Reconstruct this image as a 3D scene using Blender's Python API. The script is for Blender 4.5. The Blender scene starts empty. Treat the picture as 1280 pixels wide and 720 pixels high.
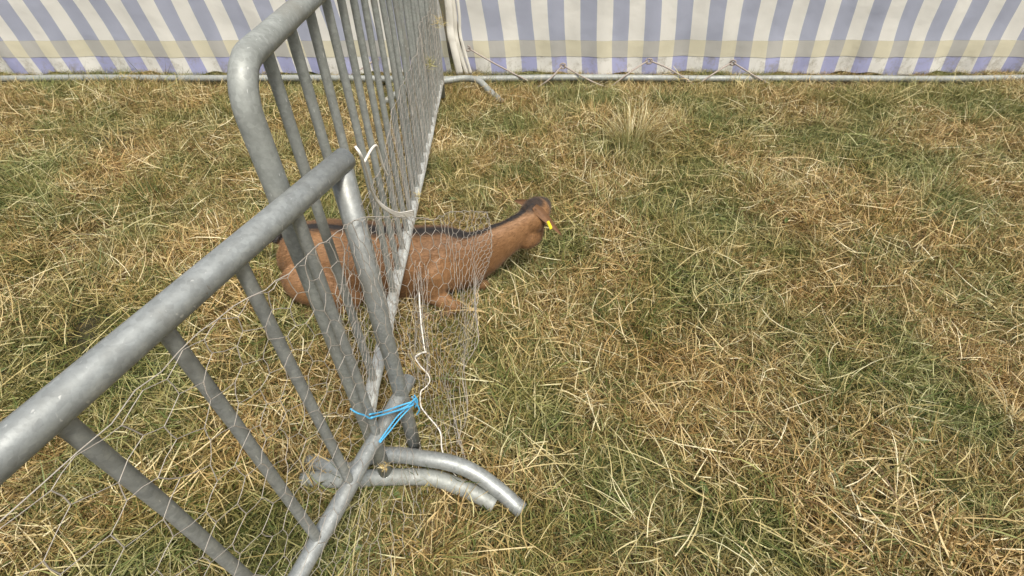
import bpy, bmesh, math, random
import numpy as np
from mathutils import Vector, Matrix
from mathutils import noise as mnoise
R = math.radians
rng = np.random.default_rng(7); random.seed(7)
S = bpy.context.scene
C = S.collection
# ------------------------------------------------------------------ camera
CAM_H, PITCH, FPX = 1.5, R(43.0), 600.0
cam = bpy.data.cameras.new('camera'); camo = bpy.data.objects.new('camera', cam); C.objects.link(camo)
camo.location = (0, 0, CAM_H); camo.rotation_euler = (R(90) - PITCH, 0, 0)
cam.sensor_width = 36; cam.lens = FPX / 1280 * 36; cam.clip_start = 0.02; cam.clip_end = 500
S.camera = camo
# ------------------------------------------------------------------ world, sun, exposure
SUN_EL, SUN_AZ = 62.0, 150.0          # azimuth clockwise from +Y (north)
w = bpy.data.worlds.new('World'); S.world = w; w.use_nodes = True
nt = w.node_tree; bg = nt.nodes['Background']
sky = nt.nodes.new('ShaderNodeTexSky'); sky.sky_type = 'NISHITA'; sky.sun_disc = False
sky.sun_elevation = R(SUN_EL); sky.sun_rotation = R(SUN_AZ); sky.air_density = 1.6; sky.dust_density = 5.0; sky.ozone_density = 1.0
hs = nt.nodes.new('ShaderNodeHueSaturation'); hs.inputs['Saturation'].default_value = 0.45
nt.links.new(sky.outputs[0], hs.inputs['Color']); nt.links.new(hs.outputs[0], bg.inputs['Color'])
bg.inputs['Strength'].default_value = 0.06
sl = bpy.data.lights.new('sun', 'SUN'); slo = bpy.data.objects.new('sun', sl); C.objects.link(slo)
sl.energy = 1.5; sl.angle = R(10); sl.color = (1.0, 0.95, 0.86)
az = R(SUN_AZ); sd = Vector((math.sin(az)*math.cos(R(SUN_EL)), math.cos(az)*math.cos(R(SUN_EL)), math.sin(R(SUN_EL))))
slo.rotation_euler = (-sd).to_track_quat('-Z', 'Y').to_euler()
S.view_settings.view_transform = 'Standard'; S.view_settings.look = 'None'
S.view_settings.exposure = 1.32; S.view_settings.gamma = 1.0; S.view_settings.use_curve_mapping = False
S.render.engine = 'CYCLES'

# ------------------------------------------------------------------ helpers
def tag(o, label=None, cat=None, group=None, kind=None):
    if label: o['label'] = label
    if cat: o['category'] = cat
    if group: o['group'] = group
    if kind: o['kind'] = kind
    return o
def empty(name, loc, rz=0):
    o = bpy.data.objects.new(name, None); o.location = loc; o.rotation_euler = (0, 0, rz); o.empty_display_size = .1
    C.objects.link(o); return o
def obj(name, me, mat=None, parent=None):
    o = bpy.data.objects.new(name, me)
    if mat is not None and not len(me.materials):
        for m in (mat if isinstance(mat, (list, tuple)) else [mat]): me.materials.append(m)
    C.objects.link(o)
    if parent: o.parent = parent
    return o
def pix(x, y, z=None, D=None):
    """where the line of sight measured in the photograph meets a height z or a depth D (used to survey positions)"""
    dx = (x-640)/FPX; dy = -(y-360)/FPX
    d = Vector((dx, math.cos(PITCH)+dy*math.sin(PITCH), -math.sin(PITCH)+dy*math.cos(PITCH)))
    t = (z-CAM_H)/d.z if z is not None else D/d.y
    return Vector((d.x*t, d.y*t, CAM_H+d.z*t))
def smooth_path(pts, n=8):
    pts = [Vector(p) for p in pts]; out = []
    for i in range(len(pts)-1):
        p0 = pts[max(i-1, 0)]; p1 = pts[i]; p2 = pts[i+1]; p3 = pts[min(i+2, len(pts)-1)]
        for k in range(n):
            t = k/n
            out.append(0.5*((2*p1)+(p2-p0)*t+(2*p0-5*p1+4*p2-p3)*t*t+(3*p1-p0-3*p2+p3)*t**3))
    out.append(pts[-1]); return out
def add_tube(bm, pts, r, seg=10, cap=True, hollow=0.0, squash=None):
    """sweep a round section along pts; r a number or list; hollow>0 sinks a bore into the ends"""
    pts = [Vector(p) for p in pts]; n = len(pts)
    rs = r if isinstance(r, (list, tuple)) else [r]*n
    tan = [(pts[min(i+1, n-1)]-pts[max(i-1, 0)]).normalized() for i in range(n)]
    up = Vector((0, 0, 1)) if abs(tan[0].z) < .9 else Vector((0, 1, 0))
    u = tan[0].cross(up).normalized(); rings = []
    for i in range(n):
        u = (u - tan[i]*u.dot(tan[i])).normalized(); v = tan[i].cross(u)
        sq = squash[i] if squash else 1.0
        rings.append([bm.verts.new(pts[i]+(u*math.cos(a)*rs[i]+v*math.sin(a)*rs[i]*sq)) for a in [2*math.pi*k/seg for k in range(seg)]])
    for i in range(n-1):
        for k in range(seg):
            f = bm.faces.new((rings[i][k], rings[i][(k+1) % seg], rings[i+1][(k+1) % seg], rings[i+1][k])); f.smooth = True
    if cap:
        for idx, s in ((0, -1), (n-1, 1)):
            ring = rings[idx]
            if hollow > 0:
                c = pts[idx]; t = tan[idx]*s
                r2 = [bm.verts.new(c+(q.co-c)*.84) for q in ring]; r3 = [bm.verts.new(c+(q.co-c)*.84-t*hollow) for q in ring]
                for A_, B_ in ((ring, r2), (r2, r3)):
                    for k in range(seg):
                        q = (A_[k], A_[(k+1) % seg], B_[(k+1) % seg], B_[k]); bm.faces.new(q if s > 0 else q[::-1])
                bm.faces.new(r3 if s > 0 else r3[::-1])
            else:
                bm.faces.new(ring if s > 0 else ring[::-1])
def bm_obj(name, bm, mat, parent=None):
    bmesh.ops.recalc_face_normals(bm, faces=bm.faces)
    me = bpy.data.meshes.new(name); bm.to_mesh(me); bm.free(); return obj(name, me, mat, parent)
def tube_obj(name, pts, r, mat, parent=None, **k):
    bm = bmesh.new(); add_tube(bm, pts, r, **k); return bm_obj(name, bm, mat, parent)
def local(pts, root): return [Vector(p)-root.location for p in pts]

# ------------------------------------------------------------------ materials
def mat(name):
    m = bpy.data.materials.new(name); m.use_nodes = True; n = m.node_tree
    return m, n, n.nodes['Principled BSDF'], n.nodes['Material Output']
def N(nt, t, **k):
    n = nt.nodes.new(t)
    for a, b in k.items():
        if a in n.inputs: n.inputs[a].default_value = b
        else: setattr(n, a, b)
    return n
def ramp(nt, fac, stops):
    r = nt.nodes.new('ShaderNodeValToRGB'); e = r.color_ramp.elements
    while len(e) < len(stops): e.new(.5)
    for el, (p, c) in zip(e, stops): el.position = p; el.color = (*c, 1)
    nt.links.new(fac, r.inputs[0]); return r.outputs[0]
def noise(nt, scale, detail=4, rough=.55, vec=None, dist=0):
    n = nt.nodes.new('ShaderNodeTexNoise'); n.inputs['Scale'].default_value = scale; n.inputs['Detail'].default_value = detail
    n.inputs['Roughness'].default_value = rough; n.inputs['Distortion'].default_value = dist
    if vec is not None: nt.links.new(vec, n.inputs['Vector'])
    return n.outputs['Fac']
def mix(nt, fac, a, b, mode='MIX'):
    m = nt.nodes.new('ShaderNodeMix'); m.data_type = 'RGBA'; m.blend_type = mode
    for s, v in ((0, fac), (6, a), (7, b)):
        if hasattr(v, 'links') or isinstance(v, bpy.types.NodeSocket): nt.links.new(v, m.inputs[s])
        elif s == 0: m.inputs[s].default_value = v
        else: m.inputs[s].default_value = (*v, 1)
    return m.outputs[2]
def bump(nt, bsdf, h, strength, dist):
    b = nt.nodes.new('ShaderNodeBump'); b.inputs['Strength'].default_value = strength; b.inputs['Distance'].default_value = dist
    nt.links.new(h, b.inputs['Height']); nt.links.new(b.outputs[0], bsdf.inputs['Normal'])

def metal_mat(name, c0, c1, c2, met, rough):
    m, n, b, o = mat(name)
    pos = n.nodes.new('ShaderNodeNewGeometry').outputs['Position']
    a = noise(n, 38, 6, .65, pos); d = noise(n, 260, 3, .6, pos); e = noise(n, 6, 3, .5, pos)
    col = ramp(n, a, [(.3, c0), (.52, c1), (.72, c2)])
    dirt = ramp(n, e, [(.56, (0, 0, 0)), (.72, (1, 1, 1))])
    vo = n.nodes.new('ShaderNodeTexVoronoi'); vo.inputs['Scale'].default_value = 150; n.links.new(pos, vo.inputs['Vector'])
    col = mix(n, .30, col, mix(n, 1.0, col, ramp(n, vo.outputs['Color'], [(.2, (.65, .65, .65)), (.8, (1.25, 1.25, 1.25))]), 'MULTIPLY'))
    col = mix(n, dirt, col, mix(n, d, (.20, .18, .14), c1))
    ru = noise(n, 21, 7, .75, pos, .6)
    col = mix(n, ramp(n, ru, [(.66, (0, 0, 0)), (.72, (.75, .75, .75))]), col, (.13, .075, .035))
    mp = n.nodes.new('ShaderNodeMapping'); mp.inputs['Scale'].default_value = (90, 30, 14); mp.inputs['Rotation'].default_value = (.5, .3, .2); n.links.new(pos, mp.inputs[0])
    scr = noise(n, 3, 2, .5, mp.outputs[0])
    col = mix(n, ramp(n, scr, [(.70, (0, 0, 0)), (.73, (.6, .6, .6))]), col, (.58, .58, .55))
    n.links.new(col, b.inputs['Base Color'])
    n.links.new(ramp(n, a, [(.3, (rough+.12,)*3), (.7, (rough-.06,)*3)]), b.inputs['Roughness'])
    b.inputs['Metallic'].default_value = met
    bump(n, b, d, .25, .0008); return m
M_GALV = metal_mat('galvanised', (.25, .26, .25), (.31, .325, .315), (.40, .415, .40), .45, .46)
M_GALV_OLD = metal_mat('galvanised_dull', (.23, .24, .22), (.28, .292, .27), (.34, .35, .325), .2, .55)
M_GALV_PALE = metal_mat('galvanised_pale', (.36, .37, .345), (.46, .47, .44), (.55, .56, .52), .15, .6)
m, n, b, o = mat('wire'); b.inputs['Base Color'].default_value = (.40, .36, .31, 1); b.inputs['Metallic'].default_value = .2; b.inputs['Roughness'].default_value = .5; M_WIRE = m
m, n, b, o = mat('dark_bore'); b.inputs['Base Color'].default_value = (.03, .03, .03, 1); b.inputs['Roughness'].default_value = .9; M_BORE = m
def rope_mat(name, c, c2):
    m, n, b, o = mat(name)
    tc = n.nodes.new('ShaderNodeNewGeometry').outputs['Position']
    n.links.new(mix(n, noise(n, 180, 3, .6, tc), c, c2), b.inputs['Base Color']); b.inputs['Roughness'].default_value = .7
    bump(n, b, noise(n, 900, 2, .5, tc), .5, .0006); return m
M_ROPE = rope_mat('rope_white', (.86, .83, .76), (.70, .65, .56))
M_TWINE = rope_mat('twine_blue', (.06, .36, .66), (.12, .48, .76))
M_CORD = rope_mat('cord_grey', (.40, .34, .30), (.24, .20, .17))

def grass_mat(name, green_amt):
    m, n, b, o = mat(name)
    pos = n.nodes.new('ShaderNodeNewGeometry').outputs['Position']
    at = n.nodes.new('ShaderNodeAttribute'); at.attribute_name = 'tint'
    ag = n.nodes.new('ShaderNodeAttribute'); ag.attribute_name = 'green'
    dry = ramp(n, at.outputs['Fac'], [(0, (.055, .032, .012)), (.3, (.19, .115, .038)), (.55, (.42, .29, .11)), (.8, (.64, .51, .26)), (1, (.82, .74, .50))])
    grn = ramp(n, at.outputs['Fac'], [(0, (.028, .042, .010)), (.5, (.105, .145, .034)), (1, (.38, .39, .15))])
    big = noise(n, 1.5, 4, .6, pos)
    gf = ramp(n, big, [(.44, (0, 0, 0)), (.60, (1, 1, 1))])
    mm = n.nodes.new('ShaderNodeMath'); mm.operation = 'MULTIPLY_ADD'; mm.use_clamp = True
    n.links.new(gf, mm.inputs[0]); mm.inputs[1].default_value = green_amt; n.links.new(ag.outputs['Fac'], mm.inputs[2])
    col = mix(n, mm.outputs[0], dry, grn)
    warm = noise(n, 2.6, 3, .5, pos)
    col = mix(n, ramp(n, warm, [(.42, (0, 0, 0)), (.7, (.75, .75, .75))]), col, mix(n, 1.0, col, (1.0, .86, .70), 'MULTIPLY'))
    n.links.new(col, b.inputs['Base Color']); b.inputs['Roughness'].default_value = .55; b.inputs['Specular IOR Level'].default_value = .35
    tr = n.nodes.new('ShaderNodeBsdfTranslucent'); n.links.new(col, tr.inputs[0])
    mx = n.nodes.new('ShaderNodeMixShader'); mx.inputs[0].default_value = .15
    n.links.new(b.outputs[0], mx.inputs[1]); n.links.new(tr.outputs[0], mx.inputs[2]); n.links.new(mx.outputs[0], o.inputs['Surface'])
    return m
M_STRAW = grass_mat('straw', .72)
M_BLADE = grass_mat('grass_blade', .45)

# ------------------------------------------------------------------ ground
def ground_h(x, y):
    return (.022*mnoise.noise(Vector((x*.9, y*.9, 1.3))) + .012*mnoise.noise(Vector((x*3.1, y*3.1, 4))))
def ground_np(x, y): return np.array([ground_h(a, b_) for a, b_ in zip(x, y)])
xs = sorted(set([-60, -35, -20, -12, -8] + [round(-6+.1*i, 3) for i in range(121)] + [8, 12, 20, 35, 60]))
ys = sorted(set([-60, -30, -12, -5, -3] + [round(-2+.1*i, 3) for i in range(81)] + [8, 12, 20, 35, 60]))
me = bpy.data.meshes.new('ground'); vs = []; fs = []
for yy in ys:
    for xx in xs: vs.append((xx, yy, ground_h(xx, yy)-.004))
W = len(xs)
for j in range(len(ys)-1):
    for i in range(W-1): fs.append((j*W+i, j*W+i+1, (j+1)*W+i+1, (j+1)*W+i))
me.from_pydata(vs, [], fs)
for p in me.polygons: p.use_smooth = True
m, n, b, o = mat('soil')
pos = n.nodes.new('ShaderNodeNewGeometry').outputs['Position']
c = ramp(n, noise(n, 30, 8, .7, pos), [(.3, (.02, .014, .008)), (.5, (.05, .035, .018)), (.7, (.10, .07, .035))])
c = mix(n, ramp(n, noise(n, 1.5, 4, .6, pos), [(.4, (0, 0, 0)), (.65, (.5, .5, .5))]), c, (.05, .06, .02))
n.links.new(c, b.inputs['Base Color']); b.inputs['Roughness'].default_value = .95
bump(n, b, noise(n, 60, 8, .7, pos), 1, .01)
g = obj('ground', me, m); tag(g, kind='structure')

# ------------------------------------------------------------------ grass blades (numpy)
def blade_mesh(name, base, length, tilt, azim, curve, width, tint, green, seg=3, twist=None, kink=None):
    """ribbons: base (n,3); tilt from vertical; curve adds tilt along the blade"""
    n_ = len(length); rows = seg+1
    P = np.zeros((n_, rows, 3)); P[:, 0] = base
    t = tilt.copy(); a = azim.copy()
    for k in range(seg):
        step = length/seg
        d = np.stack([np.sin(t)*np.cos(a), np.sin(t)*np.sin(a), np.cos(t)], 1)
        P[:, k+1] = P[:, k]+d*step[:, None]
        t = t+curve/seg
        if kink is not None: a = a+kink/seg
    # keep everything above the ground line of the base
    low = base[:, 2][:, None]-.004
    P[:, 1:, 2] = np.maximum(P[:, 1:, 2], low)
    side = np.stack([-np.sin(azim), np.cos(azim), np.zeros(n_)], 1)
    if twist is not None:
        upv = np.array([0, 0, 1.0]); side = side*np.cos(twist)[:, None]+upv*np.sin(twist)[:, None]
    prof = np.array([.8, 1.0, .85, .5, .15] if seg == 4 else [.8, 1.0, .75, .12])[:rows]
    off = side[:, None, :]*(width[:, None]*prof[None, :])[:, :, None]*.5
    V = np.stack([P-off, P+off], 2).reshape(-1, 3)
    b0 = (np.arange(n_)*rows*2)[:, None]; k = np.arange(seg)[None, :]*2
    q = np.stack([b0+k, b0+k+1, b0+k+3, b0+k+2], 2).reshape(-1, 4)
    me = bpy.data.meshes.new(name)
    me.vertices.add(len(V)); me.vertices.foreach_set('co', V.astype(np.float32).ravel())
    me.loops.add(q.size); me.loops.foreach_set('vertex_index', q.astype(np.int32).ravel())
    me.polygons.add(len(q)); me.polygons.foreach_set('loop_start', (np.arange(len(q))*4).astype(np.int32))
    me.update(calc_edges=True)
    for nm, arr in (('tint', tint), ('green', green)):
        at = me.attributes.new(nm, 'FLOAT', 'FACE'); at.data.foreach_set('value', np.repeat(arr, seg).astype(np.float32))
    return me
def U(a, b_, n_): return rng.uniform(a, b_, n_)
lib = bpy.data.collections.new('straw_library')
for k in range(10):
    n_ = 400
    r_ = .215*np.sqrt(U(0, 1, n_)); th = U(0, 2*np.pi, n_)
    lie = U(0, 1, n_)
    ti = np.where(lie < .74, R(60)+U(0, R(33), n_), U(R(10), R(60), n_))
    base = np.stack([r_*np.cos(th), r_*np.sin(th), np.where(lie < .78, U(-.002, .058, n_)*U(.2, 1, n_), 0)], 1)
    dirn = U(0, 2*np.pi, 1)[0]
    azi = np.where(U(0, 1, n_) < .35, dirn+rng.normal(0, .6, n_), U(0, 2*np.pi, n_))
    ln = U(.04, .13, n_)*np.where(U(0, 1, n_) < .07, 1.6, 1)
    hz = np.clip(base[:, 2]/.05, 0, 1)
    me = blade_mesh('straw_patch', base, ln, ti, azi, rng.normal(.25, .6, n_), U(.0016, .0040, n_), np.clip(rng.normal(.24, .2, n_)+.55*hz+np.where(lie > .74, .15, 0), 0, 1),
                    np.where(U(0, 1, n_) < .33, U(.3, 1, n_), 0), 3, U(-.9, .9, n_), rng.normal(0, .7, n_))
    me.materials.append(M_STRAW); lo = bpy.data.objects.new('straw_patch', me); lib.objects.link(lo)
# scatter positions over the part of the field near the pen (denser where it is close)
pts = []
for yi in np.arange(-.9, 4.75, .112):
    for xi in np.arange(-5.2, 5.2, .112):
        if abs(xi) > 1.0+max(yi, -.2)*1.15+.5: continue
        keep = .97 if yi < 2.4 else .8
        if mnoise.noise(Vector((xi*2.1, yi*2.1, 33))) < -.25: keep = .45
        if random.random() < keep: pts.append((xi+random.uniform(-.06, .06), yi+random.uniform(-.06, .06)))
pm = bpy.data.meshes.new('dry_grass'); pv = [(x, y, ground_h(x, y)) for x, y in pts]
pm.from_pydata(pv, [], [])
np_ = len(pv)
a1 = pm.attributes.new('spin', 'FLOAT_VECTOR', 'POINT'); a1.data.foreach_set('vector', np.stack([rng.normal(0, .07, np_), rng.normal(0, .07, np_), U(0, 6.283, np_)], 1).astype(np.float32).ravel())
a2 = pm.attributes.new('size', 'FLOAT', 'POINT')
szs = np.array([.95+.55*mnoise.noise(Vector((x*1.4, y*1.4, 9))) for x, y in pts])*U(.8, 1.15, np_)
szs = np.where(np.array([y > 3.9 or (math.hypot((x+.25)/.45, (y-.68)/.16) < 1) for x, y in pts]), .55, szs)
a2.data.foreach_set('value', np.clip(szs, .5, 1.4).astype(np.float32))
a3 = pm.attributes.new('pick', 'INT', 'POINT'); a3.data.foreach_set('value', rng.integers(0, 10, np_).astype(np.int32))
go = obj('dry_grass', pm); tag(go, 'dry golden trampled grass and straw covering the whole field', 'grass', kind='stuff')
gn = bpy.data.node_groups.new('scatter_straw', 'GeometryNodeTree')
gn.interface.new_socket('Geometry', in_out='INPUT', socket_type='NodeSocketGeometry'); gn.interface.new_socket('Geometry', in_out='OUTPUT', socket_type='NodeSocketGeometry')
gi = gn.nodes.new('NodeGroupInput'); gout = gn.nodes.new('NodeGroupOutput')
m2p = gn.nodes.new('GeometryNodeMeshToPoints'); ci = gn.nodes.new('GeometryNodeCollectionInfo'); ci.inputs[0].default_value = lib; ci.inputs['Separate Children'].default_value = True; ci.inputs['Reset Children'].default_value = True
iop = gn.nodes.new('GeometryNodeInstanceOnPoints'); iop.inputs['Pick Instance'].default_value = True
def na(nm, ty):
    q = gn.nodes.new('GeometryNodeInputNamedAttribute'); q.data_type = ty; q.inputs[0].default_value = nm; return q.outputs[0]
L = gn.links.new
L(gi.outputs[0], m2p.inputs[0]); L(m2p.outputs[0], iop.inputs['Points']); L(ci.outputs[0], iop.inputs['Instance'])
L(na('spin', 'FLOAT_VECTOR'), iop.inputs['Rotation']); L(na('size', 'FLOAT'), iop.inputs['Scale']); L(na('pick', 'INT'), iop.inputs['Instance Index'])
L(iop.outputs[0], gout.inputs[0])
md = go.modifiers.new('scatter', 'NODES'); md.node_group = gn

FEET = [(-.60, .74, -.05, .60), (-.60, .66, -.06, .61)]
def pressed(x, y, m_=.05):
    if y > 3.93: return True
    for ax, ay, bx, by in FEET:
        t = max(0, min(1, ((x-ax)*(bx-ax)+(y-ay)*(by-ay))/((bx-ax)**2+(by-ay)**2)))
        if math.hypot(x-ax-t*(bx-ax), y-ay-t*(by-ay)) < m_: return True
    return False
# hero layer: clumps and single straws placed on their own
def nz(x, y, s, o_): return mnoise.noise(Vector((x*s, y*s, o_)))
B = {k: [] for k in ('base', 'len', 'tilt', 'az', 'cur', 'wid', 'tint', 'green', 'tw', 'kk')}
def push(x, y, z, ln, ti, az_, cu, wd, tn, gr):
    B['base'].append((x, y, z)); B['len'].append(ln); B['tilt'].append(ti); B['az'].append(az_); B['cur'].append(cu); B['wid'].append(wd); B['tint'].append(tn); B['green'].append(gr)
    B['tw'].append(random.uniform(-.7, .7)); B['kk'].append(random.gauss(0, .6))
def tuft(x, y, n_, r, hmin, hmax, spread, green, tone=.6, lean=0, laz=0, wd=(.0022, .0044)):
    z0 = ground_h(x, y)
    if pressed(x, y, r+.05): hmin *= .5; hmax *= .5; n_ = n_//3
    for _ in range(n_):
        a = random.uniform(0, 6.283); q = r*math.sqrt(random.random())
        ti = abs(random.gauss(0, spread))+.25*q/r
        dx = math.sin(ti)*math.cos(a)+lean*math.cos(laz); dy = math.sin(ti)*math.sin(a)+lean*math.sin(laz)
        push(x+q*math.cos(a), y+q*math.sin(a), z0, random.uniform(hmin, hmax), min(1.45, math.hypot(dx, dy)), math.atan2(dy, dx), random.gauss(.7, .5), random.uniform(*wd),
             min(1, max(0, random.gauss(tone, .2))), green if random.random() < .8 else 0)
def inview(x, y): return y < 4.25 and abs(x) < .75+max(y, -.2)*1.12+.25
# random tufts
for _ in range(2300):
    y = random.uniform(-.3, 4.3); x = random.uniform(-4.6, 4.6)
    if not inview(x, y): continue
    gq = nz(x, y, 1.5, 20)
    isg = (gq > -.02 and random.random() < .8) or random.random() < .15
    far = max(0, min(1, (y-1.2)/2.2))
    tuft(x, y, random.randint(18, 42), random.uniform(.02, .06), .05, random.uniform(.11, .18)+.08*far*random.random(), random.uniform(.4, .85), random.uniform(.5, 1) if isg else random.choice((0, 0, .25)), random.uniform(.45, .75), random.uniform(0, .6), random.uniform(0, 6.28))
# green tufts and pale standing tufts seen in the photograph
for (px, py, n_, r, h, sp, g_, tn, wd) in [
    (790, 178, 260, .13, .30, .36, .25, .86, (.0026, .0044)), (770, 205, 90, .10, .20, .55, .45, .6, (.002, .0035)), (815, 165, 100, .10, .22, .45, .3, .7, (.002, .0035)), (740, 150, 80, .1, .2, .6, .15, .7, (.002, .0035)),
    (690, 230, 90, .09, .15, .6, .7, .5, (.002, .003)), (640, 225, 80, .08, .14, .6, .75, .45, (.002, .003)), (662, 190, 60, .08, .13, .6, .8, .4, (.002, .003)),
    (590, 400, 260, .14, .12, .7, 1, .55, (.0016, .003)), (615, 420, 240, .12, .12, .7, 1, .58, (.0016, .003)), (570, 390, 90, .07, .10, .7, 1, .4, (.0016, .003)), (580, 425, 90, .07, .10, .8, 1, .4, (.0016, .003)),
    (790, 395, 240, .12, .12, .7, 1, .42, (.0016, .003)), (810, 430, 90, .08, .10, .8, .9, .3, (.0016, .003)), (750, 470, 70, .08, .09, .9, .8, .4, (.0014, .0025)),
    (705, 550, 60, .05, .09, .7, 1, .5, (.0012, .0024)), (760, 600, 60, .06, .08, .8, .9, .45, (.0012, .0024)), (640, 300, 70, .08, .1, .8, .4, .6, (.0016, .003)), (700, 290, 110, .07, .12, .7, .5, .45, (.0016, .003)),
    (835, 130, 120, .12, .17, .6, .8, .35, (.002, .0035)), (610, 350, 110, .08, .12, .7, .5, .7, (.0014, .003)), (640, 365, 90, .07, .12, .7, .45, .75, (.0014, .003)), (560, 430, 90, .08, .1, .8, .5, .6, (.0014, .003)),
    (860, 300, 90, .1, .14, .7, .4, .6, (.0016, .003)), (960, 240, 120, .13, .2, .5, .5, .6, (.002, .0035)), (1080, 380, 120, .12, .13, .7, .9, .4, (.0016, .003)), (1180, 250, 120, .14, .2, .5, .6, .5, (.002, .0035)),
    (1020, 500, 100, .1, .12, .8, .7, .5, (.0014, .003)), (930, 420, 100, .1, .13, .7, .3, .7, (.0014, .003)), (330, 200, 120, .12, .2, .5, .4, .6, (.002, .0035)), (180, 260, 100, .12, .16, .6, .8, .4, (.002, .0035))]:
    p = pix(px, py, z=.03); wd = (wd[0]*1.35, wd[1]*1.35); tuft(p.x, p.y, int(n_*(1.9 if g_ > .65 else 1.25)), r, h*.5, h*1.25, sp, g_, tn, .25, random.uniform(0, 6.28), wd)
for k in range(46):     # blades pressed up round the resting goat
    x = random.uniform(-1.02, -.02); y = 1.36+random.uniform(-.03, .05)+(.16 if x > -.2 else 0)
    tuft(x, y, 12, .03, .04, .10, .55, random.choice((0, .3, .8)), .6)
# long pale straws lying criss-cross
for _ in range(8500):
    y = random.uniform(-.3, 4.3); x = random.uniform(-4.6, 4.6)
    if not inview(x, y): continue
    if nz(x, y, 2.3, 5) < -.28 or pressed(x, y, .10): continue
    push(x, y, ground_h(x, y)+random.uniform(.03, .09), random.uniform(.10, .27), random.uniform(1.18, 1.66), random.uniform(0, 6.28), random.gauss(0, .35), random.uniform(.0018, .0040), min(1, max(.2, random.gauss(.82, .15))), 0)
# a fringe of longer grass against the tent wall and under the rails
for _ in range(620):
    x = random.uniform(-4.5, 4.5); y = random.uniform(3.6, 3.92)
    tuft(x, y, 16, .05, .06, .17, .5, random.choice((0, .4, .8)), .55, wd=(.002, .0034))
arr = {k: np.array(v, dtype=float) for k, v in B.items()}
hm = blade_mesh('grass_tufts', arr['base'], arr['len'], arr['tilt'], arr['az'], arr['cur'], arr['wid'], arr['tint'], arr['green'], 4, arr['tw'], arr['kk'])
gt = obj('grass_tufts', hm, M_BLADE); tag(gt, 'green and straw coloured tufts and loose long straws over the field', 'grass', kind='stuff')
print('hero blades', len(arr['len']))
# small broad weed leaves lying among the straw
m, n, b, o = mat('weed_leaf'); pos = n.nodes.new('ShaderNodeNewGeometry').outputs['Position']
n.links.new(mix(n, noise(n, 60, 3, .5, pos), (.05, .09, .025), (.14, .18, .05)), b.inputs['Base Color']); b.inputs['Roughness'].default_value = .5; M_LEAF = m
bm = bmesh.new()
for _ in range(420):
    y = random.uniform(.1, 4.0); x = random.uniform(-3.6, 3.6)
    if not inview(x, y): continue
    z = ground_h(x, y)+random.uniform(.02, .045); a = random.uniform(0, 6.28); l_ = random.uniform(.012, .032); w_ = l_*random.uniform(.3, .6)
    ca, sa = math.cos(a), math.sin(a); q = []
    for (u, v, k) in ((-1, 0, 0), (-.4, -.8, .15), (.4, -.8, .2), (1, 0, .1), (.4, .8, .2), (-.4, .8, .15)):
        q.append(bm.verts.new((x+ca*u*l_-sa*v*w_, y+sa*u*l_+ca*v*w_, z+k*l_+u*l_*random.uniform(-.1, .3))))
    bm.faces.new((q[0], q[1], q[2], q[3])); bm.faces.new((q[0], q[3], q[4], q[5]))
wl = bm_obj('weed_leaves', bm, M_LEAF); tag(wl, 'small broad green weed leaves scattered among the dry grass', 'weeds', kind='stuff')

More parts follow.
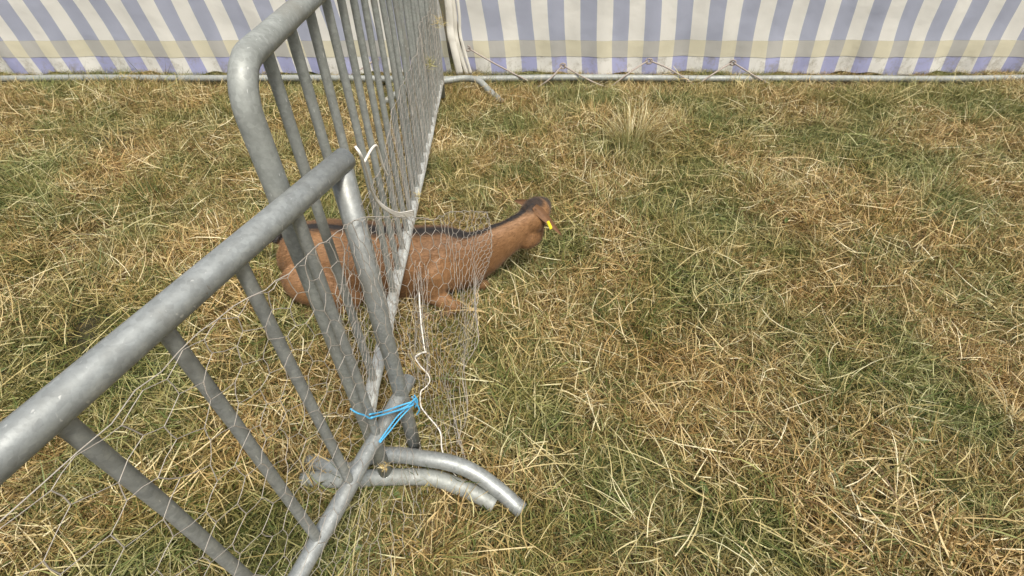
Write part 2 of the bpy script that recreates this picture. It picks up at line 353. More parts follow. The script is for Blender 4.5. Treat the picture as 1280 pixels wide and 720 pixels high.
# ------------------------------------------------------------------ crowd barriers
def barrier(name, p0, p1, zb, zt, nbars, label, foot0, foot1, mat_, group, ext=.0, first_gap=None):
    """p0 near end, p1 far end (x, y); zb, zt = (near, far) heights of the bottom and top rail"""
    p0 = Vector((*p0, 0)); p1 = Vector((*p1, 0)); L_ = (p1-p0).length; d = (p1-p0)/L_
    root = empty(name, p0); tag(root, label, 'barrier', group)
    def at(s, z): return d*s+Vector((0, 0, z))
    r = .020
    bmf = bmesh.new()
    # end posts with rounded top corners into the top rail
    def corner(s, sg, z0, z1):
        pts = [at(s, .088)]
        pts += [at(s, z0+(z1-z0)*q) for q in (0, .3, .6)]
        rr = .07
        for k in range(7):
            a = math.pi/2*k/6
            pts.append(at(s+sg*rr*(1-math.cos(a)), z1-rr+rr*math.sin(a)))
        return pts
    if ext > 0:
        zz = [zt[0]+(zt[1]-zt[0])*q/12 for q in range(13)]
        add_tube(bmf, [at(0, .095), at(0, .3), at(0, .6), at(0, zt[0]-.012)], r, 14)
        add_tube(bmf, [at(-.022, zt[0])]+[at(L_*q/12, zz[q]) for q in range(1, 13)], r*1.04, 14, hollow=.04)
        add_tube(bmf, [at(L_, .035), at(L_, zt[1]-.012)], r, 14)
    else:
        A_ = corner(0, 1, .3, zt[0]); B_ = corner(L_, -1, .3, zt[1])[::-1]
        add_tube(bmf, A_+[at(L_*q, zt[0]+(zt[1]-zt[0])*q+.004*math.sin(9*q)) for q in (.1, .3, .5, .7, .9)]+B_, r, 14)
    bm_obj('frame', bmf, mat_, root)
    # bottom rail, a little battered
    bb = bmesh.new(); nseg = 26
    pp = [at(-ext+(L_+ext)*q/nseg, zb[0]+(zb[1]-zb[0])*q/nseg+random.uniform(-.002, .002))+Vector((random.uniform(-.002, .002), 0, 0)) for q in range(nseg+1)]
    add_tube(bb, pp, [r*random.uniform(.96, 1.05) for _ in pp], 14, hollow=.04 if ext > 0 else 0, squash=[random.uniform(.86, 1.0) for _ in pp])
    bm_obj('bottom_rail', bb, mat_ if ext > 0 else M_GALV_PALE, root)
    gap = first_gap or L_/(nbars+1)
    step = (L_-gap)/(nbars)
    for i in range(nbars):
        s = gap+step*i+random.uniform(-.004, .004); q = s/L_
        z0 = zb[0]+(zb[1]-zb[0])*q; z1 = zt[0]+(zt[1]-zt[0])*q
        bow = random.uniform(-.006, .006); nn = Vector((-d.y, d.x, 0))
        pts = [at(s, z0-.004)+nn*0, at(s+bow*.5, z0+(z1-z0)*.33)+nn*bow, at(s+bow, z0+(z1-z0)*.66)+nn*bow, at(s, z1+.004)]
        br = tube_obj('bar', [pts[0], pts[0].lerp(pts[1], .04), pts[1], pts[2], pts[2].lerp(pts[3], .96), pts[3]], [.0135, .0108, .0105, .0105, .0108, .0135], mat_, root, seg=10)
    for f_ in (foot0, foot1):
        if f_:
            q = smooth_path([v_-root.location for v_ in map(Vector, f_)], 6)
            tube_obj('foot', q, .0248, mat_, root, seg=14, hollow=.03)
    return root, d
A0, A1 = (-.384, .685), (-.52, 3.62)
ZA = (.385, .20)
footA = [(-.66, .70, .02), pix(438, 600, z=.06), pix(466, 597, z=.075), pix(498, 596, z=.08), pix(538, 597, z=.075), pix(568, 606, z=.06), pix(600, 620, z=.035), pix(618, 631, z=.022)]
footAf = [(-.98, 3.66, .03), (-.75, 3.78, .13), pix(556, 101, z=.12), pix(580, 98, z=.12), pix(598, 101, z=.115), pix(612, 114, z=.07), pix(629, 129, z=.02)]
barA, dA = barrier('crowd_barrier', A0, A1, ZA, (1.27, 1.24), 22, 'tall barrier of dull galvanised bars running back to the striped tent wall', footA, footAf, M_GALV_OLD, 'galvanised crowd barriers of the goat pen')
B0 = (-.306, .768); dBv = Vector((-.30, -.954, 0)).normalized(); B1 = (B0[0]+dBv.x*2.1, B0[1]+dBv.y*2.1)
tipB = pix(648, 628, z=.03)
footB = [(-.66, .76, .02), pix(436, 588, z=.06), pix(462, 571, z=.095), pix(500, 569, z=.11), pix(530, 573, z=.115), pix(560, 578, z=.11), pix(588, 588, z=.095), pix(618, 608, z=.06), pix(652, 638, z=.026)]
barB, dB = barrier('crowd_barrier', B0, B1, (.385, .36), (1.082, 1.08), 15, 'lower galvanised barrier in the left foreground with open tube ends', footB, None, M_GALV, 'galvanised crowd barriers of the goat pen', ext=.055)

# ------------------------------------------------------------------ chicken wire
def wire_net(name, P, ucells, vcells, label, r=.0007, skip=None, parent=None, group=None, ju=.13):
    """hexagonal mesh on the surface P(u,v), u and v in cells"""
    verts = {}; edges = set()
    def V(i, j):
        k = (i, j)
        if k not in verts:
            # honeycomb as a brick lattice with zig-zag rows; i half cells across, j rows of twists
            off = .18*(1 if (i+j) % 2 == 0 else -1)
            u = i*.5+random.gauss(0, ju*.55); v = j+off+random.gauss(0, ju*.45)
            verts[k] = Vector(P(min(max(u, 0), ucells), min(max(v, 0), vcells)))
        return verts[k]
    for j in range(vcells+1):
        for i in range(2*ucells):
            edges.add(((i, j), (i+1, j)))
        for i in range(2*ucells+1):
            if (i+j) % 2 == 0 and j < vcells: edges.add(((i, j), (i, j+1)))
    bm = bmesh.new()
    for a, b_ in edges:
        if skip and skip((a[0]+b_[0])/4, (a[1]+b_[1])/2): continue
        pa, pb = V(*a), V(*b_)
        if (pb-pa).length < 1e-4: continue
        mid = (pa+pb)/2+Vector((random.gauss(0, .0012), random.gauss(0, .0012), random.gauss(0, .0012)))
        add_tube(bm, [pa, mid, pb], r*(1.45 if a[1] != b_[1] else 1.0), 4, cap=False)
    # selvage wires along the four sides
    for line in ([P(u*.5, 0) for u in range(2*ucells+1)], [P(u*.5, vcells) for u in range(2*ucells+1)], [P(ucells, v*.5) for v in range(2*vcells+1)], [P(0, v*.5) for v in range(2*vcells+1)]):
        add_tube(bm, [Vector(q)+Vector((random.gauss(0, .002), random.gauss(0, .002), random.gauss(0, .002))) for q in line], r*1.4, 4, cap=False)
    o_ = bm_obj(name, bm, M_WIRE, parent); tag(o_, label, 'wire netting', group); return o_
nA = Vector((-dA.y, dA.x, 0)); 
if nA.x < 0: nA = -nA
def lerp(a, b_, t): return a+(b_-a)*t
LA = (Vector(A1)-Vector(A0)).length
def PA(u, v):
    # twist rows run upward: u along the barrier, v up. From just past the goat to the tent
    s = .02+(LA-.06)*u/56
    D_ = A0[1]+s*dA.y
    skirt = min(1, max(0, (D_-1.83)/.25))
    z0 = ZA[0]+(ZA[1]-ZA[0])*s/LA+.012
    t = v/15; z = lerp(z0, .80+.02*math.sin(s*7), t)
    bulge = .016+.005*math.sin(s*11+z*9)+.004*math.sin(s*31)
    p = Vector((*A0, 0))+dA*s+nA*bulge; p.z = z; return p
wire_net('chicken_wire', PA, 56, 15, 'dense chicken wire netting tied along the long barrier back to the tent')
# loose netting: bound to the near barrier, past its post and out over the goat's shoulder
bot = smooth_path([(-.66, -.5, .02), (-.54, .0, .02), (-.42, .40, .03), (-.30, .70, .03), (-.23, .83, .02), (-.195, .92, .08), (-.16, 1.04, .26), (-.125, 1.17, .37)], 8)
topp = smooth_path([(-.68, -.5, 1.05), (-.525, .0, 1.05), (-.40, .40, 1.04), (-.33, .62, 1.02), (-.275, .77, .97), (-.20, .93, .86), (-.135, 1.12, .75), (-.095, 1.25, .66)], 8)
def along(path, t):
    k = t*(len(path)-1); i = min(int(k), len(path)-2); return path[i].lerp(path[i+1], k-i)
def PB(u, v):
    t = u/38; q = v/19
    a = along(bot, t); b_ = along(topp, t); p = a.lerp(b_, q)
    amp = .010+.018*max(0, .35-q)
    p += Vector((.95, -.3, 0))*(.012+amp*math.sin(t*23+q*5)+.5*amp*math.sin(t*51+q*2)+.06*math.sin(math.pi*q)*max(0, t-.66))
    if q < .12: p += Vector((.03, -.12, .0))*(1-q/.12)*(1 if t < .8 else .2)
    return p
wire_net('chicken_wire', PB, 38, 19, 'loose chicken wire sheet with large cells hanging over the near post and the goat shoulder', r=.00062)
# crumpled strands of netting hanging under the rail, beside the post
bm = bmesh.new()
for k in range(15):
    x0 = pix(523+random.uniform(-8, 12), 340+random.uniform(-12, 14), z=.36)
    x1 = pix(527+random.uniform(-12, 14), random.uniform(430, 490), z=.10)
    ps = [x0.lerp(x1, q/6)+Vector((random.gauss(0, .006), random.gauss(0, .006), 0)) for q in range(7)]
    add_tube(bm, smooth_path(ps, 3), .0007, 4, cap=False)
o_ = bm_obj('wire_strands', bm, M_WIRE); tag(o_, 'bundle of crumpled wire strands hanging from the rail in front of the goat', 'wire')

# ------------------------------------------------------------------ ropes and twine
def rope(name, paths, r, m_, label, cat):
    bm = bmesh.new()
    for p in paths: add_tube(bm, smooth_path(p, 6), r, 7)
    o_ = bm_obj(name, bm, m_); tag(o_, label, cat); return o_
def PX(l, D): return [pix(x, y, D=dd) for (x, y), dd in zip(l, D if isinstance(D, (list, tuple)) else [D]*len(l))]
main = PX([(444, 183), (452, 196), (460, 222), (463, 235), (472, 250), (484, 261)], [.72, .72, .78, .83, .89, .96])
tails = [PX([(462, 233), (472, 251+q), (487, 262+q*1.5), (500, 266+q*2), (517, 263+q*2.6)], [.83, .89, .96, 1.06, 1.22]) for q in (0, .8, 1.6, 2.4)]
loop = PX([(455, 203), (459, 196), (464, 187), (470, 182), (474, 191), (479, 208), (484, 219)], [.78, .8, .83, .86, .88, .9, .92])
rope('white_string', [main, loop]+tails, .0024, M_ROPE, 'white string knotted at the top of the near post, four strands stretched to the rail', 'string')
cl = PX([(524, 366), (526, 400), (530, 432), (531, 440), (525, 442), (519, 447), (526, 458), (535, 468), (537, 477), (531, 485), (526, 490), (526, 507), (534, 519), (546, 533), (551, 543), (552, 560), (556, 572), (563, 585), (571, 597)], [1.15, 1.08, 1.0, .97, .95, .94, .93, .92, .91, .90, .89, .86, .83, .80, .78, .76, .74, .72, .70])
rope('white_rope', [cl, PX([(521, 446), (527, 441), (533, 440)], .95)], .0021, M_ROPE, 'kinked white cord trailing from the wire down onto the curved foot', 'rope')
def around(c, d, r, n_=9, start=0):
    d = Vector(d).normalized(); u = d.cross(Vector((0, 0, 1))).normalized(); v = d.cross(u)
    return [c+u*math.cos(start+6.283*k/n_)*r+v*math.sin(start+6.283*k/n_)*r+d*.004*k/n_ for k in range(n_+1)]
knot = pix(519, 500, D=.755)
tw = [PX([(438, 511), (446, 516), (455, 519), (463, 523), (472, 520), (490, 515), (508, 508), (519, 498)], [.60, .60, .61, .62, .64, .68, .71, .72]),
      PX([(462, 518), (480, 514), (500, 507), (516, 502)], [.62, .66, .70, .72]),
      PX([(464, 522), (484, 517), (504, 511), (517, 506)], [.61, .65, .69, .715]),
      PX([(519, 498), (510, 508), (497, 520), (485, 536), (474, 552)], [.745, .72, .685, .64, .60]),
      PX([(520, 500), (511, 511), (499, 524), (487, 539), (475, 553)], [.745, .72, .685, .64, .60]),
      PX([(515, 496), (520, 503), (524, 512), (521, 518)], .74), PX([(518, 494), (522, 502), (519, 509)], .74),
      around(knot, dB, .006, 8)]
rope('blue_twine', tw, .0021, M_TWINE, 'bright blue baler twine binding the posts of the two barriers together', 'twine')

# ------------------------------------------------------------------ straw wisps caught in the netting
def wisp(c, n_, size, label, m_=None, dz=0):
    B_ = dict(base=np.array([c]*n_)+rng.normal(0, size*.25, (n_, 3)), l=U(size*.6, size*1.6, n_))
    me = blade_mesh('straw_wisp', B_['base'], B_['l'], U(.2, 2.6, n_), U(0, 6.28, n_), rng.normal(0, 1, n_), U(.0014, .003, n_), np.clip(rng.normal(.72, .15, n_), 0, 1), np.zeros(n_), 4, U(-1, 1, n_), rng.normal(0, 1.5, n_))
    o_ = obj('straw_wisp', me, M_STRAW); tag(o_, label, 'straw'); return o_
wisp(pix(524, 246, D=1.42), 26, .030, 'wisp of pale straw twisted round the barrier rail above the goat')
wisp(pix(550, 28, D=3.1), 60, .05, 'upper tuft of dead grass caught in the wire near the tent')
wisp(pix(537, 80, D=2.8), 60, .055, 'lower tuft of dead grass caught in the wire near the tent')
wisp(pix(482, 583, D=.63), 26, .022, 'wad of reddish dry straw stuck at the joint of the barrier feet')

# ------------------------------------------------------------------ tent wall
m, n, b, o = mat('canvas_cream'); M_CREAM = m
def canvas(name, col, tr_=.35, dirty=False):
    m, n, b, o = mat(name)
    pos = n.nodes.new('ShaderNodeNewGeometry').outputs['Position']
    c = mix(n, noise(n, 5, 5, .6, pos), col, tuple(q*.9 for q in col))
    if dirty: c = mix(n, ramp(n, noise(n, 9, 7, .75, pos), [(.50, (0, 0, 0)), (.66, (.55, .55, .55))]), c, (.30, .26, .16))
    n.links.new(c, b.inputs['Base Color']); b.inputs['Roughness'].default_value = .6
    bump(n, b, noise(n, 6, 4, .5, pos), .35, .03)
    t = n.nodes.new('ShaderNodeBsdfTranslucent'); n.links.new(c, t.inputs[0])
    mx = n.nodes.new('ShaderNodeMixShader'); mx.inputs[0].default_value = tr_
    n.links.new(b.outputs[0], mx.inputs[1]); n.links.new(t.outputs[0], mx.inputs[2]); n.links.new(mx.outputs[0], o.inputs['Surface'])
    return m
M_CREAM = canvas('canvas_white', (.90, .87, .79)); M_LILAC = canvas('canvas_blue', (.46, .48, .58))
M_BANDC = canvas('band_cream', (.78, .72, .53)); M_BANDL = canvas('band_grey', (.56, .54, .49)); M_LILAC2 = canvas('canvas_blue_low', (.46, .47, .70), dirty=True); M_CREAM2 = canvas('canvas_white_low', (.90, .87, .79), dirty=True)
WY = 4.36; PER = .261
def wall_y(x, z, edge=0):
    fold = .018*math.sin(x*5.1+.5*math.sin(z*3))+.010*math.sin(x*13.7+z*2)+.006*math.sin(x*31)
    low = max(0, .35-z)
    return WY+fold*(.5+1.6*low)-low*.05+.012*mnoise.noise(Vector((x*3, z*4, 2)))
def tent_wall(x0, x1, label):
    root = empty('tent_wall', ((x0+x1)/2, WY, 0)); tag(root, label, 'tent wall', 'striped walls of the marquee')
    zs = [.0, .03, .06, .10, .15, .20, .27, .32]+[.32+.08*k for k in range(1, 24)]
    zb0, zb1 = .135, .262
    def build(name, lo, hi, mats, proud, top=False):
        vs = []; fs = []; mi = []
        # stripe boundaries: blue from k*PER-.0 with width .125
        cuts = []
        k0 = math.floor((x0-1.3)/PER)-1; k1 = math.ceil((x1+.2)/PER)+1
        for k in range(k0, k1+1):
            xb = .606+k*PER          # centre of a blue stripe at z=.575
            cuts += [(xb-.066, 1), (xb-.032, 1), (xb, 1), (xb+.032, 1), (xb+.066, 0), (xb+.11, 0), (xb+.155, 0)]
        zz = sorted(set([lo, hi]+[z for z in zs if lo < z < hi]))
        cols = []
        for (c_, col) in cuts:
            if c_ < x0 or c_ > x1: continue
            cols.append((c_, col))
        for z in zz:
            for (c_, col) in cols:
                xx = c_+(.575-z)*.125+.004*math.sin(z*9+c_*4)
                hem = .012*math.sin(c_*9)+.008*math.sin(c_*23) if z == 0 else 0
                vs.append((xx-root.location.x, wall_y(xx, z)-proud-WY, z+hem+.012))
        nc = len(cols)
        for j in range(len(zz)-1):
            for i in range(nc-1): fs.append((j*nc+i, j*nc+i+1, (j+1)*nc+i+1, (j+1)*nc+i)); mi.append(cols[i][1])
        me = bpy.data.meshes.new(name); me.from_pydata(vs, [], fs)
        for m_ in mats: me.materials.append(m_)
        for p, q in zip(me.polygons, mi): p.material_index = q; p.use_smooth = True
        return obj(name, me, None, root)
    build('hem', 0, zb0, (M_CREAM2, M_LILAC2), 0)
    build('band', zb0, zb1, (M_BANDC, M_BANDL), .003)
    build('canvas', zb1, 2.15, (M_CREAM, M_LILAC), 0)
    return root
tent_wall(-.50, 5.6, 'blue and white striped tent wall on the right, behind the grass')
tent_wall(-6.2, -.56, 'blue and white striped tent wall on the left, seen through the barrier bars')
# gathered cream edge of the canvas hanging where the two walls meet
bm = bmesh.new()
for k, (t0, t1, dr) in enumerate([(566, 583, .02), (572, 588, .012), (560, 574, .03)]):
    ps = [pix(t0+(t0-t1)*1.5, -150, D=WY-.10-k*.02), pix(t0, 0, D=WY-.10-k*.02), pix(t0+3, 40, D=WY-.10-k*.02), pix(t0+7, 58, D=WY-.11-k*.02), pix(t1+1, 93, D=WY-.12-k*.015)]
    add_tube(bm, smooth_path(ps, 6), dr, 8, squash=[.35+.2*math.sin(i*.9+k) for i in range(25)])
o_ = bm_obj('canvas_edge', bm, M_CREAM); tag(o_, 'gathered cream canvas edge hanging beside the far end of the barrier', 'canvas')
# ground pipe at the foot of the tent wall
pa = [Vector((x, 4.10+.012*math.sin(x*1.7), .055+.004*math.sin(x*3))) for x in np.linspace(-5.2, 5.2, 60)]
o_ = tube_obj('ground_pipe', pa, .026, M_GALV_OLD, None, seg=12); tag(o_, 'long galvanised pipe lying along the bottom of the striped tent wall', 'pipe')
# lacing cords: eyelet knots in the band down to the pipe
cords = [([(585, 60), (612, 76), (642, 92), (660, 101)], 'leftmost lacing cord slanting down right from the barrier end to the ground pipe'),
         ([(672, 109), (688, 98), (703, 82)], 'lacing cord rising to the knot at the left of the band'),
         ([(704, 82), (730, 97), (752, 107), (762, 109)], 'lacing cord falling right from the knot at the left of the band'),
         ([(763, 109), (781, 95), (797, 84), (810, 76)], 'lacing cord rising to the knot at the right of the band'),
         ([(812, 76), (830, 83), (850, 94), (868, 106)], 'lacing cord falling right from the knot at the right of the band'),
         ([(870, 107), (892, 92), (915, 78)], 'lacing cord rising to the third knot from the left'),
         ([(916, 78), (945, 96), (968, 108)], 'lacing cord falling right from the third knot from the left'),
         ([(440, 93), (455, 84), (470, 74)], 'lacing cord seen rising between the barrier bars')]
for pl, lb in cords:
    ps = [pix(x, y, D=max(4.045, min(4.27, 4.27-(y-72)*.0085))) for x, y in pl]
    bm = bmesh.new(); add_tube(bm, smooth_path(ps, 5), .0062, 6)
    e = ps[-1] if pl[-1][1] < pl[0][1] else ps[0]
    for q in range(3):
        a = random.uniform(0, 6.28); add_tube(bm, smooth_path([e+Vector((math.cos(t+a)*.022, -.01, math.sin(t+a)*.022)) for t in (0, 1.2, 2.4, 3.6)], 3), .0055, 5)
    o_ = bm_obj('lacing_cord', bm, M_CORD); tag(o_, lb, 'cord', 'lacing cords of the tent wall')

# ------------------------------------------------------------------ goat
def ell(bm, rings, seg=22):
    """loft of ellipses: (centre, half width, half height, tangent or None)"""
    cs = [Vector(r_[0]) for r_ in rings]; n_ = len(cs); out = []
    for i, r_ in enumerate(rings):
        t = (cs[min(i+1, n_-1)]-cs[max(i-1, 0)]).normalized()
        u = t.cross(Vector((0, 0, 1)));
        u = u.normalized() if u.length > .05 else Vector((1, 0, 0)); v = u.cross(t).normalized()
        out.append([bm.verts.new(cs[i]+u*math.cos(a)*r_[1]+v*math.sin(a)*r_[2]) for a in [6.28318*k/seg for k in range(seg)]])
    for i in range(n_-1):
        for k in range(seg): bm.faces.new((out[i][k], out[i][(k+1) % seg], out[i+1][(k+1) % seg], out[i+1][k]))
    bm.faces.new(out[0][::-1]); bm.faces.new(out[-1])
def interp_rings(rings, n_=4):
    out = []
    for i in range(len(rings)-1):
        a, b_ = rings[i], rings[i+1]
        P_ = smooth_path([rings[max(i-1, 0)][0], a[0], b_[0], rings[min(i+2, len(rings)-1)][0]], n_)[n_:2*n_]
        for k in range(n_):
            t = k/n_; s = t*t*(3-2*t); out.append((P_[k], lerp(a[1], b_[1], s), lerp(a[2], b_[2], s)))
    out.append(rings[-1]); return out
bm = bmesh.new()
spine = [((-1.02, 1.665, .175), .03, .035), ((-.985, 1.66, .165), .085, .10), ((-.90, 1.65, .165), .135, .15), ((-.78, 1.635, .165), .160, .165), ((-.63, 1.62, .16), .175, .166), ((-.49, 1.605, .162), .165, .163),
         ((-.38, 1.595, .172), .140, .160), ((-.28, 1.59, .185), .118, .160), ((-.20, 1.59, .193), .098, .140), ((-.13, 1.60, .215), .070, .112), ((-.06, 1.62, .252), .056, .092), ((.0, 1.64, .282), .049, .078), ((.045, 1.665, .305), .047, .070), ((.085, 1.70, .320), .044, .064)]
ell(bm, interp_rings(spine))
# head pointing away: cranium, muzzle, jaw
ell(bm, interp_rings([((.05, 1.655, .322), .036, .046), ((.078, 1.685, .325), .058, .070), ((.100, 1.735, .322), .062, .070), ((.120, 1.80, .300), .052, .056), ((.138, 1.86, .274), .038, .042), ((.150, 1.91, .250), .034, .035), ((.156, 1.945, .236), .022, .024)]))
ell(bm, interp_rings([((.028, 1.64, .268), .018, .024), ((.062, 1.655, .252), .044, .050), ((.092, 1.69, .243), .044, .048), ((.115, 1.78, .252), .034, .032), ((.145, 1.88, .240), .022, .022)]))
# shoulder and fore legs folded under
ell(bm, interp_rings([((-.30, 1.52, .27), .03, .04), ((-.31, 1.485, .20), .055, .075), ((-.335, 1.475, .13), .05, .06), ((-.345, 1.475, .09), .030, .035)]))
ell(bm, interp_rings([((-.37, 1.475, .105), .036, .042), ((-.31, 1.455, .085), .034, .038), ((-.255, 1.44, .058), .027, .030), ((-.225, 1.435, .042), .024, .026), ((-.235, 1.43, .028), .018, .018)]))
ell(bm, interp_rings([((-.225, 1.435, .032), .022, .022), ((-.29, 1.41, .026), .018, .017), ((-.35, 1.40, .028), .017, .017), ((-.39, 1.40, .03), .019, .018)]))
ell(bm, interp_rings([((-.26, 1.60, .12), .04, .05), ((-.20, 1.585, .085), .034, .036), ((-.135, 1.575, .058), .027, .028), ((-.115, 1.57, .04), .022, .022)]))
# hind leg folded against the flank
ell(bm, interp_rings([((-.93, 1.50, .20), .04, .06), ((-.86, 1.475, .15), .075, .095), ((-.77, 1.465, .12), .070, .085), ((-.69, 1.455, .10), .05, .06), ((-.64, 1.45, .07), .032, .038)]))
ell(bm, interp_rings([((-.65, 1.44, .06), .028, .03), ((-.74, 1.42, .04), .022, .022), ((-.85, 1.41, .03), .020, .020), ((-.90, 1.41, .03), .022, .022)]))
ell(bm, interp_rings([((-.88, 1.41, .03), .02, .02), ((-.80, 1.39, .026), .017, .017), ((-.70, 1.375, .026), .017, .017)]))
# tail
ell(bm, interp_rings([((-1.0, 1.665, .24), .03, .02), ((-1.05, 1.67, .24), .024, .016), ((-1.10, 1.68, .21), .012, .01)]))
bmesh.ops.recalc_face_normals(bm, faces=bm.faces)
tmp = bpy.data.meshes.new('tmp'); bm.to_mesh(tmp); bm.free(); to = bpy.data.objects.new('tmp', tmp); C.objects.link(to)
rm = to.modifiers.new('r', 'REMESH'); rm.mode = 'VOXEL'; rm.voxel_size = .0065
sm = to.modifiers.new('s', 'SMOOTH'); sm.factor = .5; sm.iterations = 9
dg = bpy.context.evaluated_depsgraph_get(); gm = bpy.data.meshes.new_from_object(to.evaluated_get(dg)); gm.name = 'body'
bpy.data.objects.remove(to)
GO = Vector((-.45, 1.6, 0)); goat = empty('goat', GO); tag(goat, 'brown goat with black back stripe lying in the grass, neck stretched out past the barrier', 'goat')
co = np.zeros(len(gm.vertices)*3); gm.vertices.foreach_get('co', co); co = co.reshape(-1, 3)
no = np.zeros(len(gm.vertices)*3); gm.vertices.foreach_get('normal', no); no = no.reshape(-1, 3)
sp = np.array([list(r_[0]) for r_ in interp_rings(spine, 6)])
topz = np.array([r_[2] for r_ in interp_rings(spine, 6)])
idx = np.argmin(np.abs(co[:, None, 0]-sp[None, :, 0]), 1)
lat = np.abs(co[:, 1]-sp[idx, 1]); rel = (co[:, 2]-sp[idx, 2])/topz[idx]
wob = np.array([mnoise.noise(Vector(c_)*14) for c_ in co])
wob2 = np.array([mnoise.noise(Vector(c_)*4+Vector((3, 1, 7))) for c_ in co])
strw = np.where(co[:, 0] < -.33, .020, .014)+.020*np.exp(-((co[:, 0]+.22)/.05)**2)
dark = np.clip((strw+.008*wob-lat)/.012+.5, 0, 1)*(rel > .55)*(co[:, 0] < .09)
dark = np.maximum(dark, np.clip((rel-.955+.03*wob)/.05, 0, 1)*(co[:, 0] < .05))
face = np.maximum(np.clip((co[:, 1]-1.755+.01*wob)/.03, 0, 1)*(co[:, 0] > .04)*.85, np.clip((co[:, 2]-.372+.006*wob)/.014, 0, 1)*(co[:, 0] > .0)*.9)
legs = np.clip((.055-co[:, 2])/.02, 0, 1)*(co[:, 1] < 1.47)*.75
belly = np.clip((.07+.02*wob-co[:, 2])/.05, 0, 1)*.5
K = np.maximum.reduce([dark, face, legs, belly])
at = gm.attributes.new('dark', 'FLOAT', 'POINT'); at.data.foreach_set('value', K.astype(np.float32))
at = gm.attributes.new('vary', 'FLOAT', 'POINT'); at.data.foreach_set('value', (.5+.6*wob2).astype(np.float32))
co2 = co-np.array(GO); gm.vertices.foreach_set('co', co2.astype(np.float32).ravel())
for p in gm.polygons: p.use_smooth = True
def coat(name):
    m, n, b, o = mat(name)
    a = n.nodes.new('ShaderNodeAttribute'); a.attribute_name = 'dark'; v = n.nodes.new('ShaderNodeAttribute'); v.attribute_name = 'vary'
    tc = n.nodes.new('ShaderNodeTexCoord').outputs['Object']
    mp = n.nodes.new('ShaderNodeMapping'); mp.inputs['Scale'].default_value = (45, 220, 220); n.links.new(tc, mp.inputs[0])
    fur = noise(n, 1.0, 5, .65, mp.outputs[0])
    base = ramp(n, v.outputs['Fac'], [(.2, (.15, .072, .026)), (.5, (.255, .130, .052)), (.8, (.35, .190, .085))])
    base = mix(n, ramp(n, fur, [(.3, (0, 0, 0)), (.75, (.55, .55, .55))]), base, mix(n, 1.0, base, (.6, .52, .45), 'MULTIPLY'))
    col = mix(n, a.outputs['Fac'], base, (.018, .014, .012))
    n.links.new(col, b.inputs['Base Color']); b.inputs['Roughness'].default_value = .62
    b.inputs['Sheen Weight'].default_value = .1; b.inputs['Sheen Roughness'].default_value = .4
    bump(n, b, fur, .35, .002); return m
M_COAT = coat('coat')
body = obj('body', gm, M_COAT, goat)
# short fur laid back along the body
faces_c = np.zeros(len(gm.polygons)*3); gm.polygons.foreach_get('center', faces_c); faces_c = faces_c.reshape(-1, 3)
faces_n = np.zeros(len(gm.polygons)*3); gm.polygons.foreach_get('normal', faces_n); faces_n = faces_n.reshape(-1, 3)
nf = 110000; pick = rng.integers(0, len(faces_c), nf)
lv = np.array([p.vertices[0] for p in gm.polygons])[pick]
flow = np.array([-.93, 0, -.35]); nn_ = faces_n[pick]; fl = flow[None]-nn_*(nn_@flow)[:, None]; fl /= np.linalg.norm(fl, axis=1)[:, None]+1e-6
fl += rng.normal(0, .22, (nf, 3)); base_ = faces_c[pick]+rng.normal(0, .0025, (nf, 3)); base_ -= nn_*.001
ln = U(.008, .017, nf)[:, None]; sd_ = np.cross(fl, nn_)*.00075
V_ = np.stack([base_-sd_, base_+sd_, base_+fl*ln+nn_*U(.0010, .0045, nf)[:, None]], 1).reshape(-1, 3)
fm = bpy.data.meshes.new('fur'); fm.vertices.add(len(V_)); fm.vertices.foreach_set('co', V_.astype(np.float32).ravel())
fm.loops.add(nf*3); fm.loops.foreach_set('vertex_index', np.arange(nf*3, dtype=np.int32)); fm.polygons.add(nf); fm.polygons.foreach_set('loop_start', (np.arange(nf)*3).astype(np.int32)); fm.update(calc_edges=True)
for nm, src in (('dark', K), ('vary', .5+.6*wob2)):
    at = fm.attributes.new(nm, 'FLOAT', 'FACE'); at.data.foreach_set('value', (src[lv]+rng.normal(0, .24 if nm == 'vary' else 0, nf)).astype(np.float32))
fo = obj('fur', fm, M_COAT, goat); tag(fo, kind='stuff')
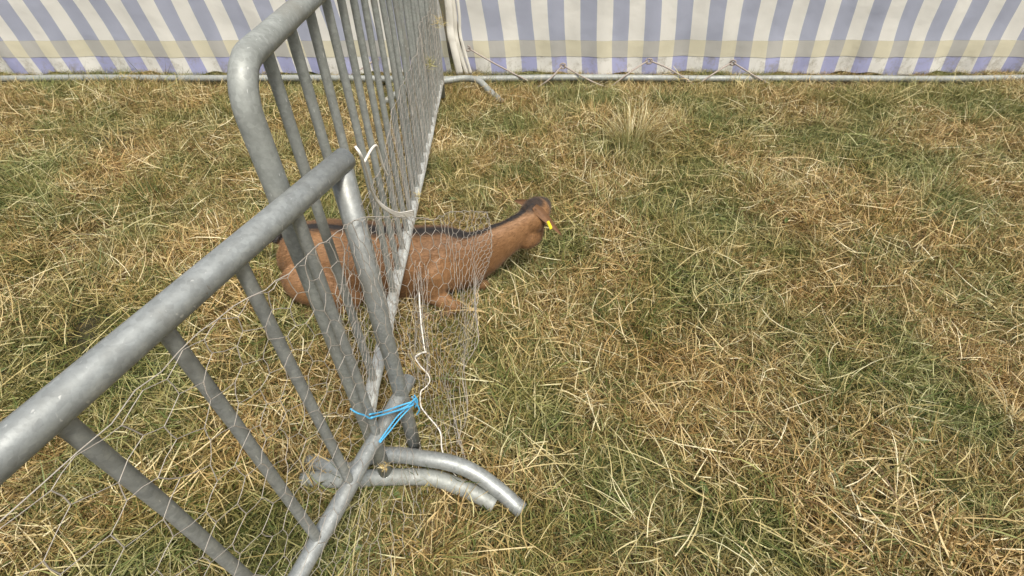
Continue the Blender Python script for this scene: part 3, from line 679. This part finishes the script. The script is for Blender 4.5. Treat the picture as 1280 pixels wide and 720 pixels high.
# ears
def ear(name, base, tip, wid, nrm, mat_, cup=.010):
    base = Vector(base); tip = Vector(tip); ax = tip-base; nrm = Vector(nrm).normalized(); sd__ = ax.cross(nrm).normalized()
    bm = bmesh.new(); rows = []
    for i in range(11):
        t = i/10; wv = wid*(.001/wid+(1-t)**.75)*min(1, .55+t*2.2)*.5
        c_ = base+ax*t+nrm*(-.02*t*t)
        rows.append([(c_+sd__*wv*k+nrm*(-cup*(1-abs(k))*(1-t*.6))) for k in (-1, -.6, -.2, .2, .6, 1)])
    for thick in (0, .0035):
        vv = [[bm.verts.new(p-nrm*thick) for p in r_] for r_ in rows]
        for i in range(10):
            for k in range(5):
                f = (vv[i][k], vv[i][k+1], vv[i+1][k+1], vv[i+1][k]); ff = bm.faces.new(f if thick else f[::-1]); ff.smooth = True
    me = bpy.data.meshes.new(name); bmesh.ops.translate(bm, vec=-GO, verts=bm.verts); bm.to_mesh(me); bm.free(); return obj(name, me, mat_, goat)
m, n, b, o = mat('ear_skin'); pos = n.nodes.new('ShaderNodeNewGeometry').outputs['Position']
n.links.new(mix(n, noise(n, 90, 4, .6, pos), (.21, .105, .045), (.10, .048, .022)), b.inputs['Base Color']); b.inputs['Roughness'].default_value = .7; M_EAR = m
eb = pix(668, 258, D=1.668); et = pix(704, 294, D=1.62)
e1 = ear('ear', eb, et, .046, (.15, -.75, .65), M_EAR)
ear('ear', (.065, 1.77, .350), (.005, 1.83, .335), .036, (-.2, -.6, .75), M_EAR)
# yellow tag, a small folded plate clipped through the ear
m, n, b, o = mat('tag_yellow'); b.inputs['Base Color'].default_value = (.88, .72, .04, 1); b.inputs['Roughness'].default_value = .35; M_TAG = m
tc_ = pix(686.5, 281.5, D=1.625); bm = bmesh.new()
ta = (pix(684.5, 277.5, D=1.65)-pix(689, 287, D=1.65)).normalized(); tn = Vector((.15, -.75, .65)).normalized(); ts = ta.cross(tn).normalized()
bmesh.ops.create_cube(bm, size=1); mt = Matrix((ta*.042, ts*.013, tn*.004)).transposed().to_4x4()
bmesh.ops.transform(bm, matrix=Matrix.Translation(tc_+tn*.006-GO) @ mt, verts=bm.verts)
bmesh.ops.bevel(bm, geom=bm.edges[:]+bm.verts[:], offset=.0017, segments=2, affect='EDGES')
tg = bm_obj('ear_tag', bm, M_TAG, goat); tg['label'] = 'yellow ear tag'
bm = bmesh.new(); bmesh.ops.create_uvsphere(bm, u_segments=14, v_segments=10, radius=.011); bmesh.ops.translate(bm, vec=Vector((.150, 1.775, .322))-GO, verts=bm.verts)
m, n, b, o = mat('eye'); b.inputs['Base Color'].default_value = (.25, .14, .03, 1); b.inputs['Roughness'].default_value = .1
bm_obj('eye', bm, m, goat)
